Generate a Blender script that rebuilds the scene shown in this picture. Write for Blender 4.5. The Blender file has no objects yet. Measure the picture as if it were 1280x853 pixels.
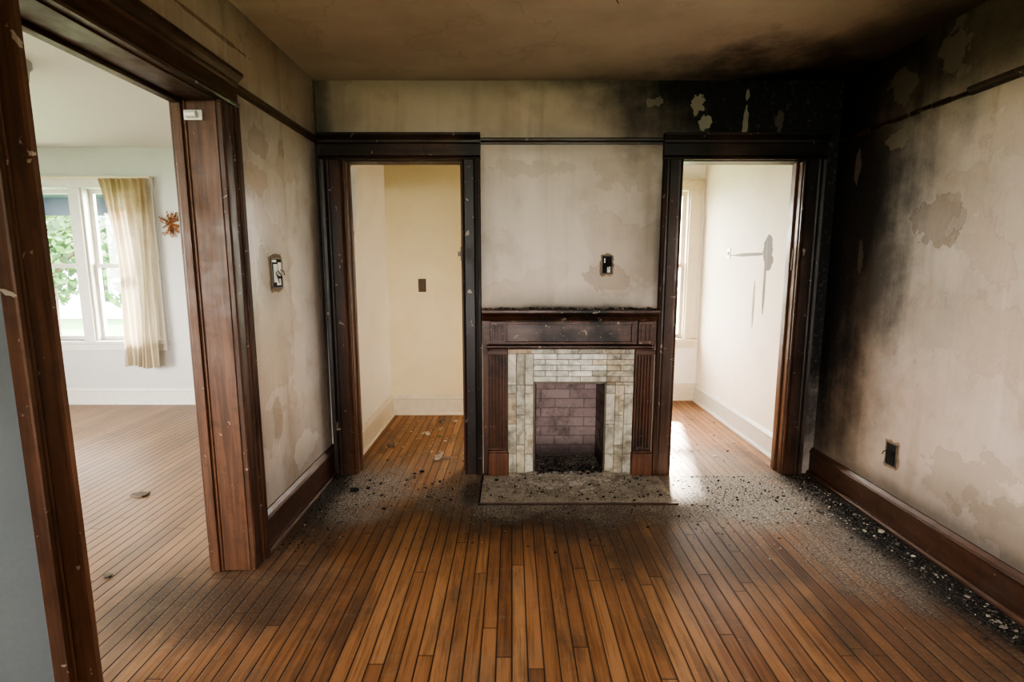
import bpy, bmesh, math, random
from mathutils import Vector, Matrix
from mathutils import noise as mn
random.seed(7)
sc = bpy.context.scene

# ------------------------------------------------------------------ node DSL
class S:
    def __init__(s, g, k): s.g = g; s.k = k
    def __add__(s, o): return s.g.math('ADD', s, o)
    def __radd__(s, o): return s.g.math('ADD', o, s)
    def __sub__(s, o): return s.g.math('SUBTRACT', s, o)
    def __rsub__(s, o): return s.g.math('SUBTRACT', o, s)
    def __mul__(s, o): return s.g.math('MULTIPLY', s, o)
    def __rmul__(s, o): return s.g.math('MULTIPLY', o, s)
    def __truediv__(s, o): return s.g.math('DIVIDE', s, o)

class G:
    def __init__(s, name):
        s.mat = bpy.data.materials.new(name); s.mat.use_nodes = True
        s.nt = s.mat.node_tree
        s.bsdf = s.nt.nodes['Principled BSDF']; s.out = s.nt.nodes['Material Output']
        s._pos = None
    def n(s, t, **kw):
        nd = s.nt.nodes.new(t)
        for k, v in kw.items(): setattr(nd, k, v)
        return nd
    def put(s, nd, i, v):
        if v is None: return
        if isinstance(v, S): s.nt.links.new(v.k, nd.inputs[i])
        else:
            inp = nd.inputs[i]
            if isinstance(v, (tuple, list)) and len(v) == 3 and inp.type == 'RGBA': v = (*v, 1)
            inp.default_value = v
    def math(s, op, a, b=None, c=None, clamp=False):
        nd = s.n('ShaderNodeMath', operation=op, use_clamp=clamp)
        s.put(nd, 0, a); s.put(nd, 1, b); s.put(nd, 2, c)
        return S(s, nd.outputs[0])
    def vm(s, op, a, b=None, out=0):
        nd = s.n('ShaderNodeVectorMath', operation=op)
        s.put(nd, 0, a); s.put(nd, 1, b)
        return S(s, nd.outputs[out])
    def pos(s):
        if s._pos is None: s._pos = S(s, s.n('ShaderNodeNewGeometry').outputs['Position'])
        return s._pos
    def island(s): return S(s, s.n('ShaderNodeNewGeometry').outputs['Random Per Island'])
    def sep(s, v):
        nd = s.n('ShaderNodeSeparateXYZ'); s.put(nd, 0, v)
        return [S(s, o) for o in nd.outputs]
    def comb(s, x, y, z):
        nd = s.n('ShaderNodeCombineXYZ'); s.put(nd, 0, x); s.put(nd, 1, y); s.put(nd, 2, z)
        return S(s, nd.outputs[0])
    def noise(s, v, scale, detail=4, rough=.55, dist=0.):
        nd = s.n('ShaderNodeTexNoise'); s.put(nd, 'Vector', v); s.put(nd, 'Scale', float(scale))
        s.put(nd, 'Detail', float(detail)); s.put(nd, 'Roughness', rough); s.put(nd, 'Distortion', float(dist))
        return S(s, nd.outputs[0])
    def vorc(s, v, scale):
        nd = s.n('ShaderNodeTexVoronoi'); s.put(nd, 'Vector', v); s.put(nd, 'Scale', float(scale))
        return S(s, nd.outputs[1])
    def white(s, v):
        nd = s.n('ShaderNodeTexWhiteNoise', noise_dimensions='3D'); s.put(nd, 0, v)
        return S(s, nd.outputs[0])
    def ss(s, x, a, b, lo=0., hi=1.):
        if a > b: a, b, lo, hi = b, a, hi, lo
        nd = s.n('ShaderNodeMapRange', interpolation_type='SMOOTHSTEP')
        s.put(nd, 0, x); s.put(nd, 1, a); s.put(nd, 2, b); s.put(nd, 3, lo); s.put(nd, 4, hi)
        return S(s, nd.outputs[0])
    def mix(s, a, b, f):
        nd = s.n('ShaderNodeMix', data_type='RGBA')
        s.put(nd, 0, f); s.put(nd, 6, a); s.put(nd, 7, b)
        return S(s, nd.outputs[2])
    def mul(s, a, b, f=1.):
        nd = s.n('ShaderNodeMix', data_type='RGBA', blend_type='MULTIPLY')
        s.put(nd, 0, f); s.put(nd, 6, a); s.put(nd, 7, b)
        return S(s, nd.outputs[2])
    def ramp(s, f, stops):
        nd = s.n('ShaderNodeValToRGB'); s.put(nd, 0, f)
        cr = nd.color_ramp
        while len(cr.elements) < len(stops): cr.elements.new(.5)
        for e, (p, c) in zip(cr.elements, stops): e.position = p; e.color = (*c, 1)
        return S(s, nd.outputs[0])
    def blob(s, c, r, nz, amp=.5, a=1.15, b=.55):
        d = s.vm('LENGTH', s.vm('DIVIDE', s.vm('SUBTRACT', s.pos(), c), r), out=1)
        d = d + (nz - .5) * (4 * amp)
        return s.ss(d, a, b)
    def union(s, lst, nz, am, a, b):
        t = None
        for c, r, k in lst:
            m = s.blob(c, r, nz, am, a, b) * k
            t = m if t is None else s.math('MAXIMUM', t, m)
        return t
    def bump(s, h, strength=.3, dist=.01):
        nd = s.n('ShaderNodeBump'); s.put(nd, 'Height', h); s.put(nd, 'Strength', strength); s.put(nd, 'Distance', dist)
        s.nt.links.new(nd.outputs[0], s.bsdf.inputs['Normal'])
    def fin(s, col=None, rough=None, metal=None, spec=None):
        s.put(s.bsdf, 'Base Color', col); s.put(s.bsdf, 'Roughness', rough); s.put(s.bsdf, 'Metallic', metal)
        if spec is not None: s.put(s.bsdf, 'Specular IOR Level', spec)
        return s.mat

def sc3(c, k): return tuple(x * k for x in c)

# ------------------------------------------------------------------ materials
def plaster(name, base, soot=(), haze=(), patches=(), rough=.55, peel=.68, frieze=None, grime=1., bare=(.40, .34, .27), off=0., flakes=(), light=()):
    g = G(name); p = g.pos(); po = g.vm('ADD', p, (off, off * .7, off * .3))
    x, y, z = g.sep(p)
    n1 = g.noise(po, 1.4, 4, .6); n2 = g.noise(po, 5.5, 5, .65); n3 = g.noise(po, 40, 3, .6)
    col = g.mix(base, (base[0] * .80, base[1] * .76, base[2] * .72), g.ss(n1, .38, .68) * (.8 * grime))
    col = g.mix(col, (base[0] * .70, base[1] * .62, base[2] * .54), g.ss(n2, .48, .76) * (.55 * grime))
    h = n3 * .25 + n2 * .3
    if grime > .5:
        nb = g.noise(po, 3.2, 7, .68); nb2 = g.noise(po, 7, 6, .6)
        ns = g.noise(g.vm('MULTIPLY', po, (9, 9, .55)), 1, 4, .6)
        nso = nb * .62 + ns * .38
        col = g.mix(col, (base[0] * .56, base[1] * .49, base[2] * .41), g.ss(ns, .50, .78) * (.6 * grime))
        col = g.mix(col, (min(1, base[0] * 1.2), min(1, base[1] * 1.2), min(1, base[2] * 1.22)), g.ss(ns, .46, .3) * .4)
        nt_ = g.noise(g.vm('ADD', po, (2.2, 4.1, .7)), 1.5, 6, .5, .25)
        col = g.mix(col, (base[0] * .78, base[1] * .71, base[2] * .62), g.ss(nt_, .575, .60) * .4)
        col = g.mix(col, (base[0] * .5, base[1] * .40, base[2] * .30), g.ss(g.math('ABSOLUTE', nt_ - .585), .010, .0) * .2)
    else: nb = nb2 = nso = n2
    if peel < 1:
        np_ = g.noise(po, 2.6, 7, .62, .3)
        m = g.ss(np_, peel, peel + .012)
        col = g.mix(col, bare, m * .65); h = h - m * .5
        m2 = g.ss(g.noise(g.vm('ADD', po, (7, 3, 1)), 3.8, 6, .6, .4), peel, peel + .015)
        col = g.mix(col, sc3(base, 1.1), m2 * .5)
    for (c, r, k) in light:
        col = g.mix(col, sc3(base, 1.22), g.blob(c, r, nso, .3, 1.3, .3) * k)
    for pt in patches:
        c, r, pc, k = pt[:4]; am = pt[4] if len(pt) > 4 else .75
        m = g.blob(c, r, nb2, am, 1.02, .96)
        col = g.mix(col, pc, m * k); h = h - m * .5
    if frieze:
        col = g.mul(col, frieze[1], g.ss(z + (n1 - .5) * .12, frieze[0] - .08, frieze[0] + .12))
    if haze:
        col = g.mix(col, (.075, .060, .049), g.union(haze, nso, .25, 1.5, .1))
    if soot:
        tot = g.union(soot, nso, .42, 1.45, .35)
        tot = g.math('MULTIPLY', tot, g.ss(n3, .1, .5, .8, 1.0), clamp=True)
        col = g.mix(col, (.010, .0085, .008), tot)
        for (c, r, pc, k) in flakes:
            m = g.blob(c, r, nb2, 1.1, 1.0, .93)
            col = g.mix(col, pc, m * k); h = h - m * .6
        rg = g.math('ADD', tot * .3, rough)
    else: rg = rough
    g.bump(h, .35, .012)
    return g.fin(col, rg, spec=.5)

RX = 2.05; LX = -1.22; BY = 3.4; CZ = 2.54
m_back = plaster('plaster_smoked_back', (.62, .54, .46), rough=.5, off=3.1, peel=.70,
    soot=[((2.0, 3.4, 2.4), (.95, 1, .5), 1.), ((1.35, 3.4, 2.5), (.85, 1, .26), 1.), ((1.6, 3.4, 2.3), (.9, 1, .30), 1.),
          ((.85, 3.4, 2.6), (.8, 1, .14), .8), ((2.05, 3.4, 1.4), (.3, 1, 1.8), 1.), ((-1.2, 3.4, 1.6), (.08, 1, 1.2), .8),
          ((.37, 3.4, 1.1), (.9, 1, .05), .8), ((.96, 3.4, 1.5), (.05, 1, .6), .45)],
    haze=[((.96, 3.4, 1.6), (.22, 1, .6), .5), ((.37, 3.4, 1.12), (.7, 1, .12), .55), ((1.0, 3.4, 2.35), (.6, 1, .3), .6), ((-1.25, 3.4, 2.35), (.3, 1, .4), .5), ((-.22, 3.4, 1.6), (.10, 1, .6), .35), ((-.3, 3.4, 2.6), (1.2, 1, .15), .35), ((.4, 3.4, 2.2), (.8, 1, .09), .3)],
    patches=[((.60, 3.4, 1.33), (.14, 1, .09), (.40, .31, .23), .6), ((.1, 3.4, 2.02), (.3, 1, .05), (.47, .39, .31), .4, 1.), ((.7, 3.4, 2.0), (.16, 1, .1), (.45, .37, .28), .4, 1.)],
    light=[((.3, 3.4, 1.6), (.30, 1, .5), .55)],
    frieze=(2.2, (.84, .77, .70)),
    flakes=[((1.15, 3.4, 2.40), (.045, 1, .07), (.30, .26, .20), .9), ((1.19, 3.4, 2.28), (.05, 1, .045), (.36, .32, .25), .8),
           ((1.455, 3.4, 2.33), (.014, 1, .16), (.30, .26, .20), .8), ((1.66, 3.4, 2.3), (.03, 1, .06), (.12, .10, .08), .7), ((.9, 3.4, 2.42), (.05, 1, .03), (.3, .26, .2), .5)])
m_left = plaster('plaster_smoked_left', (.58, .525, .475), rough=.23, off=11.4, peel=.68,
    soot=[((-1.22, 3.44, 1.3), (1, .10, 1.9), .95), ((-1.22, 2.37, 1.6), (1, .02, 1.4), .3)],
    haze=[((-1.22, 3.42, 1.2), (1, .35, 1.6), .5), ((-1.22, 2.66, 1.38), (1, .13, .18), .45), ((-1.22, 2.8, 2.6), (1, 1., .16), .4), ((-1.22, 2.9, .2), (1, .6, .2), .4), ((-1.22, 2.5, 2.1), (1, .3, .1), .3)],
    patches=[((-1.22, 2.62, .62), (1, .05, .12), (.38, .32, .25), .7), ((-1.22, 2.95, .35), (1, .16, .08), (.66, .62, .55), .6), ((-1.22, 2.6, 2.0), (1, .1, .06), (.40, .33, .27), .6),
             ((-1.22, 2.85, 2.02), (1, .05, .05), (.38, .30, .23), .7), ((-1.22, 2.60, 1.40), (1, .08, .09), (.41, .32, .24), .55), ((-1.22, 2.3, 2.36), (1, .25, .012), (.2, .15, .11), .7, .5), ((-1.22, 2.52, 1.82), (1, .12, .09), (.45, .35, .27), .6, 1.)],
    frieze=(2.2, (.86, .79, .72)))
m_leftnear = plaster('plaster_daylight_tinted', (.27, .325, .355), rough=.4, grime=.45, peel=1.1)  # blue of the window daylight put into the plaster colour
m_right = plaster('plaster_smoked_right', (.57, .48, .405), rough=.5, off=6.6, peel=.67, bare=(.40, .33, .26),
    soot=[((2.05, 3.45, 2.5), (1, 1.05, .50), 1.), ((2.05, 3.42, 1.9), (1, .66, .95), 1.), ((2.05, 3.42, 1.2), (1, .50, 1.15), 1.),
          ((2.05, 3.12, 1.75), (1, .40, .65), 1.), ((2.05, 2.98, 1.35), (1, .27, .5), .8), ((2.05, 2.2, 2.60), (1, 1.2, .10), .6), ((2.05, 2.2, .17), (1, 2., .08), .5)],
    haze=[((2.05, 3.2, 1.6), (1, .8, 1.4), .85), ((2.05, 3.2, .4), (1, .5, .6), .6), ((2.05, 2.6, 2.45), (1, 1.3, .3), .7), ((2.05, 2.1, .2), (1, 1.6, .22), .5), ((2.05, 1.3, 1.9), (1, .5, 1.2), .35)],
    patches=[((2.05, 2.58, 1.62), (1, .16, .11), (.28, .205, .15), .85, .8), ((2.05, 2.25, .45), (1, .3, .13), (.41, .34, .265), .6, 1.),
             ((2.05, 2.4, 1.1), (1, .4, .15), (.47, .39, .31), .45, 1.), ((2.05, 2.0, .32), (1, .2, .12), (.34, .28, .21), .6, 1.), ((2.05, 2.0, 1.7), (1, .35, .3), (.49, .41, .33), .35, 1.)],
    frieze=(2.2, (.66, .58, .51)),
    flakes=[((2.05, 3.2, 2.0), (1, .02, .10), (.16, .13, .11), .7), ((2.05, 2.9, 2.36), (1, .10, .10), (.15, .125, .10), .6), ((2.05, 2.9, 2.08), (1, .08, .04), (.2, .165, .13), .6), ((2.05, 2.6, 2.4), (1, .1, .1), (.24, .20, .16), .45), ((2.05, 3.1, 1.45), (1, .02, .09), (.12, .10, .08), .5)])
m_clean = plaster('plaster_white', (.78, .74, .675), rough=.45, grime=.3, peel=1.1)
m_cleanr = plaster('plaster_white_cracked', (.80, .745, .665), rough=.65, grime=.35, peel=1.1, off=4.2,
    patches=[((1.94, 3.98, 1.50), (1, .07, .13), (.09, .05, .03), 1., .9), ((1.94, 4.02, 1.28), (1, .02, .30), (.12, .08, .05), 1., .3), ((1.94, 4.35, 1.50), (1, .30, .014), (.12, .08, .05), 1., .3), ((1.94, 4.18, 1.1), (1, .02, .2), (.25, .18, .12), .9, .3)])
m_yellow = plaster('plaster_cream_yellow', (.69, .59, .385), rough=.5, grime=.25, peel=1.1)
m_lroom = plaster('plaster_light_grey', (.52, .52, .515), rough=.5, grime=.3, peel=1.1)

def ceiling_mat():
    g = G('ceiling_smoked'); p = g.pos(); x, y, z = g.sep(p)
    n1 = g.noise(p, 1.5, 5, .62); nb = g.noise(p, 3, 7, .65); n3 = g.noise(p, 45, 2)
    col = g.mix((.62, .525, .44), (.50, .41, .335), g.ss(n1, .35, .7))
    m = g.ss(g.noise(p, 2.1, 6, .6, .4), .62, .64); col = g.mix(col, (.56, .48, .40), m * .4)
    ntd = g.noise(g.vm('ADD', p, (5, 1, 0)), 1.8, 6, .5, .3)
    col = g.mix(col, (.30, .22, .16), g.ss(g.math('ABSOLUTE', ntd - .58), .012, .0) * .2)
    col = g.mix(col, (.09, .07, .053), g.union([((2.2, 2.6, 2.54), (1.1, 1.8, 1), .75), ((.3, 3.55, 2.54), (2.4, .3, 1), .3)], nb, .25, 1.4, .1))
    s = g.union([((1.9, 3.5, 2.54), (1.2, .7, 1), 1.), ((2.05, 2.9, 2.54), (.4, 1.2, 1), .75), ((.6, 3.5, 2.54), (1.3, .14, 1), .35)], nb, .4, 1.45, .3)
    col = g.mix(col, (.011, .009, .008), s)
    clean = g.math('MAXIMUM', g.ss(x, -1.24, -1.3), g.ss(y, 3.42, 3.5))
    col = g.mix(col, (.60, .585, .565), clean)
    g.bump(n3 * .3 + nb, .25, .01)
    return g.fin(col, .6)
m_ceil = ceiling_mat()

def floor_mat():
    g = G('strip_oak_floor'); p = g.pos(); x, y, z = g.sep(p)
    bw = .057
    xs = x / bw; idx = g.math('FLOOR', xs); fx = xs - idx
    r1 = g.white(g.comb(idx, 3.3, 0.))
    yy = (y + r1 * 7.) / 1.5; seg = g.math('FLOOR', yy); fy = yy - seg
    r2 = g.white(g.comb(idx, seg, 5.)); r3 = g.white(g.comb(idx, seg, 9.))
    col = g.ramp(r2, [(0, (.23, .108, .053)), (.3, (.30, .149, .073)), (.65, (.35, .178, .088)), (.9, (.40, .218, .110)), (1, (.26, .124, .060))])
    gr = g.noise(g.comb(x * 70. + r3 * 50., y * 3., r3 * 9.), 1, 5, .65)
    col = g.mul(col, g.mix((.62, .57, .53), (1.1, 1.09, 1.08), g.ss(gr, .32, .6)))
    n1 = g.noise(p, 1.1, 5, .62); nb = g.noise(p, 3., 7, .7); nf = g.noise(p, 90, 3, .7); ng = g.noise(g.vm('MULTIPLY', p, (3., .8, 1)), 2.2, 5, .7)
    col = g.mix(col, (.080, .052, .036), g.ss(ng, .47, .72) * .7)
    col = g.mix(col, (.26, .205, .16), g.ss(n1, .48, .70) * .45)
    sf = g.noise(g.comb(x * 6., y * 22., 0.), 1, 6, .75)
    col = g.mix(col, (.33, .285, .24), g.ss(sf, .54, .72) * .28)
    col = g.mix(col, (.26, .205, .16), g.ss(x, -1.2, -1.5) * .5)  # left-room boards greyed: window glare painted into the floor colour
    edge = g.math('MAXIMUM', g.ss(g.math('ABSOLUTE', fx - .5), .42, .49), g.ss(fy, .004, .001))
    col = g.mix(col, (.014, .009, .006), edge * .92)
    soot = g.union([((.3, 2.85, 0), (1.2, .36, 1), .9), ((1.95, 2.3, 0), (.50, 1.5, 1), .95), ((-1.1, 2.9, 0), (.34, .7, 1), .9),
                    ((1.0, 2.45, 0), (.7, .4, 1), .7), ((-1.2, 2.05, 0), (.55, .33, 1), .8), ((1.6, 1.6, 0), (.5, .9, 1), .55), ((-1.0, 1.3, 0), (.4, .5, 1), .4)], nb, .42, 1.5, .1)
    col = g.mix(col, g.mix((.026, .020, .016), (.11, .095, .08), g.ss(nf, .5, .7)), soot)
    ash = g.union([((.4, 3.12, 0), (1.1, .42, 1), 1.), ((1.45, 3.06, 0), (.72, .50, 1), 1.), ((-.95, 3.15, 0), (.38, .45, 1), .8), ((1.45, 3.6, 0), (.35, .3, 1), .5), ((1.7, 2.5, 0), (.3, .6, 1), .5)], nb, .45, 1.25, .35)
    ashc = g.mix((.13, .115, .098), (.48, .43, .375), g.ss(nf, .38, .64))
    col = g.mix(col, ashc, ash * g.ss(g.noise(p, 14, 5, .7), .28, .50, .4, 1.))
    blk = g.union([((1.94, 2.3, 0), (.15, 1.3, 1), 1.), ((1.92, 3.2, 0), (.18, .3, 1), .8), ((-1.15, 3.1, 0), (.1, .4, 1), .8), ((-.25, 3.1, 0), (.08, .2, 1), .7)], nb, .35, 1.3, .4)
    col = g.mix(col, g.mix((.010, .009, .008), (.13, .115, .10), g.ss(nf, .48, .68)), blk)
    rg = g.math('ADD', g.ss(gr, .3, .7, .40, .54), soot * .12 + ash * .35)
    g.bump(edge * -1. + gr * .12 + nf * ash * .6, .5, .004)
    return g.fin(col, rg, spec=.40)
m_floor = floor_mat()

def wood(name, base, char=.3, axis=2, rough=.32, chips=.71, blobs=()):
    g = G(name); p = g.pos()
    sc_ = [45, 45, 45]; sc_[axis] = 2.5
    gr = g.noise(g.vm('MULTIPLY', p, tuple(sc_)), 1, 5, .65, .3)
    n1 = g.noise(p, 4, 6, .7); n2 = g.noise(p, 17, 4, .6)
    col = g.mix(sc3(base, .6), sc3(base, 1.3), g.ss(gr, .3, .7))
    col = g.mix(col, sc3(base, .5), g.ss(n2, .5, .7) * .5)
    col = g.mix(col, (.012, .009, .0075), g.ss(n1, .75 - char * .6, 1.0 - char * .6))
    if blobs: col = g.mix(col, (.010, .008, .007), g.union(blobs, n1, .35, 1.5, .3))
    ch = g.ss(g.noise(p, 22, 4, .6, .6), chips, chips + .01)
    col = g.mix(col, (.36, .30, .24), ch * .7)
    g.bump(gr * .3 + n2 * .6 - ch, .3, .004)
    return g.fin(col, g.ss(n1, .3, .8, rough, rough + .3), spec=.5)
cb = [((2.05, 3.4, 2.2), (.7, 1, .7), 1.), ((1.97, 3.4, 1.5), (.14, 1, 1.9), .92), ((1.0, 3.4, 2.15), (.35, 1, .5), .9),
      ((-.25, 3.4, 1.0), (.10, 1, 2.), .93), ((-1.2, 3.4, 1.2), (.10, 1, 1.8), .95), ((.99, 3.4, 1.4), (.05, 1, 1.2), .6), ((-1.1, 3.4, 2.15), (.4, 1, .15), .8)]
m_woodv = wood('mahogany_trim_vertical', (.092, .042, .023), .26, 2, blobs=cb, chips=.67)
m_woodx = wood('mahogany_trim_horizontal', (.062, .028, .016), .38, 0, blobs=cb, chips=.68)
m_woody = wood('mahogany_trim_lengthwise', (.070, .033, .019), .28, 1)
m_woodj = wood('mahogany_jamb', (.115, .053, .028), .22, 2, chips=.70)
m_mantel = wood('charred_mantel_wood', (.080, .033, .018), .58, 0, chips=.64)
m_mantelv = wood('charred_pilaster_wood', (.095, .039, .021), .46, 2, chips=.66)
m_plinth = wood('plinth_wood', (.14, .056, .028), .3, 2, chips=.7)
m_rail = wood('charred_picture_rail', (.05, .022, .014), .5, 1, chips=.66)

def simple(name, c, rough=.5, metal=0., var=.2, sc_=20, bump=.1):
    g = G(name); p = g.pos(); n = g.noise(p, sc_, 4, .6)
    col = g.mix(sc3(c, 1 - var), sc3(c, 1 + var), n)
    g.bump(n, bump, .004)
    return g.fin(col, rough, metal)
m_wtrim = simple('white_painted_trim', (.60, .58, .54), .35, var=.12)
m_wtrim2 = simple('cream_painted_trim', (.62, .54, .42), .35, var=.15)
m_metal = simple('rusty_steel', (.16, .135, .11), .5, .7, .5, 40)
m_dark = simple('burnt_black', (.010, .009, .008), .8, 0, .4)
m_white = simple('white_plastic', (.66, .65, .60), .35, 0, .08)
m_brownp = simple('brown_bakelite', (.085, .045, .025), .35, 0, .2)
m_twig = simple('dried_leaf_orange', (.26, .095, .032), .7, 0, .5, 60)
m_paper = simple('torn_paper', (.68, .64, .56), .8, 0, .1)
m_mortar = simple('tile_mortar', (.15, .135, .11), .9)
m_raw = simple('broken_plaster_edge', (.27, .20, .14), .9, 0, .6, 50, .5)
m_bark = simple('bark', (.10, .07, .05), .9)
m_siding = simple('house_siding', (.30, .33, .36), .7)
m_roof = simple('porch_roof_paint', (.02, .03, .05), .7)
m_grass = simple('grass', (.05, .12, .035), .9, 0, .4, 3)

def island_mat(name, stops, rough=.5, marb=18, k=.5, bump=.2, dark=(.4, .38, .34), dirt=0.):
    g = G(name); r = g.island(); p = g.pos()
    col = g.ramp(r, stops); n = g.noise(g.vm('ADD', p, g.comb(r * 30., r * 11., r * 7.)), marb, 5, .65, .8)
    col = g.mul(col, g.mix(dark, (1.15, 1.15, 1.12), g.ss(n, .32, .6)), k)
    if dirt:
        d = g.noise(p, 6, 6, .7); col = g.mix(col, (.085, .068, .05), g.ss(d, .44, .70) * dirt)
        st = g.noise(g.vm('MULTIPLY', p, (30., 30., 2.)), 1, 4, .6); col = g.mix(col, (.14, .11, .075), g.ss(st, .52, .72) * dirt * .7)
    g.bump(n, bump, .003)
    return g.fin(col, rough)
m_tile = island_mat('glazed_hearth_tile', [(0, (.44, .42, .34)), (.25, (.64, .60, .51)), (.45, (.36, .35, .30)), (.6, (.62, .54, .41)), (.75, (.52, .50, .43)), (.9, (.44, .32, .19)), (1, (.66, .62, .54))], .28, 10, .8, dirt=.7, dark=(.46, .43, .36))
m_tilec = island_mat('glazed_band_tile', [(0, (.82, .80, .73)), (.4, (.60, .59, .52)), (.7, (.84, .82, .76)), (1, (.54, .50, .41))], .25, 12, .5, dirt=.35)
m_chip = island_mat('ash_and_plaster_chips', [(0, (.08, .07, .06)), (.35, (.22, .195, .165)), (.65, (.38, .34, .29)), (.9, (.54, .50, .44)), (1, (.68, .64, .57))], .85, 40, .3)
m_chipd = island_mat('charcoal_chips', [(0, (.010, .009, .008)), (.6, (.03, .026, .022)), (.9, (.12, .105, .09)), (1, (.45, .41, .36))], .9, 40, .3)
m_scrap = island_mat('floor_litter', [(0, (.12, .08, .05)), (.5, (.42, .35, .27)), (1, (.62, .58, .52))], .8)
m_leaf = island_mat('foliage', [(0, (.012, .040, .010)), (.5, (.035, .095, .022)), (1, (.09, .17, .045))], .7, 5, .2)

def ash_mat(name, lo, hi, dk):
    g = G(name); p = g.pos(); n = g.noise(p, 80, 5, .75); n2 = g.noise(p, 8, 5, .7); v = g.vorc(p, 150)
    vs = g.sep(v)[0]
    col = g.mix(lo, hi, g.ss(n * .6 + n2 * .5, .38, .62))
    col = g.mix(col, (.56, .52, .47), g.ss(vs, .93, .97) * .7)
    col = g.mix(col, (.026, .021, .018), g.ss(n2, .55, .72) * dk)
    g.bump(n + vs * .5, .7, .006)
    return g.fin(col, .9, spec=.2)
m_ash = ash_mat('ash_and_grit', (.14, .122, .104), (.50, .45, .39), .75)
m_cinder = ash_mat('black_cinders', (.012, .010, .009), (.14, .12, .105), .95)

def brick_mat(swap):
    g = G('firebox_brick' + ('_side' if swap else '')); p = g.pos(); x, y, z = g.sep(p)
    nd = g.n('ShaderNodeTexBrick'); g.put(nd, 'Vector', g.comb(y if swap else x, z, 0.))
    g.put(nd, 'Color1', (.27, .20, .195)); g.put(nd, 'Color2', (.36, .275, .265)); g.put(nd, 'Mortar', (.20, .155, .15))
    g.put(nd, 'Scale', 1.); g.put(nd, 'Mortar Size', .004); g.put(nd, 'Brick Width', .205); g.put(nd, 'Row Height', .068); g.put(nd, 'Mortar Smooth', .4)
    n = g.noise(p, 7, 6, .7)
    col = g.mix(S(g, nd.outputs[0]), (.065, .052, .05), g.ss(n, .44, .70) * .7)
    col = g.mix(col, (.46, .39, .375), g.ss(g.noise(p, 30, 4), .58, .68) * .35)
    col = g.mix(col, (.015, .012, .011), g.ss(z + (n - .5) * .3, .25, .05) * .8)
    g.bump(n * .4 - S(g, nd.outputs[1]), .6, .006)
    return g.fin(col, .85)
m_brick, m_bricks = brick_mat(False), brick_mat(True)

def glass_mat():
    g = G('window_glass'); t = g.n('ShaderNodeBsdfTransparent'); gl = g.n('ShaderNodeBsdfGlossy'); gl.inputs['Roughness'].default_value = .02
    mx = g.n('ShaderNodeMixShader'); mx.inputs[0].default_value = .05
    g.nt.links.new(t.outputs[0], mx.inputs[1]); g.nt.links.new(gl.outputs[0], mx.inputs[2]); g.nt.links.new(mx.outputs[0], g.out.inputs[0])
    return g.mat
m_glass = glass_mat()
def curtain_mat():
    g = G('sheer_curtain_cloth'); p = g.pos(); x, y, z = g.sep(p)
    n = g.noise(p, 6, 5, .6)
    col = g.mix((.62, .55, .44), (.32, .22, .13), g.math('MULTIPLY', g.ss(z + (n - .5) * 1.0, 1.4, 2.2), .85))
    d = g.n('ShaderNodeBsdfDiffuse'); t = g.n('ShaderNodeBsdfTranslucent'); mx = g.n('ShaderNodeMixShader'); mx.inputs[0].default_value = .22
    g.put(d, 0, col); g.put(t, 0, col)
    g.nt.links.new(d.outputs[0], mx.inputs[1]); g.nt.links.new(t.outputs[0], mx.inputs[2]); g.nt.links.new(mx.outputs[0], g.out.inputs[0])
    return g.mat
m_curt = curtain_mat()

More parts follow.
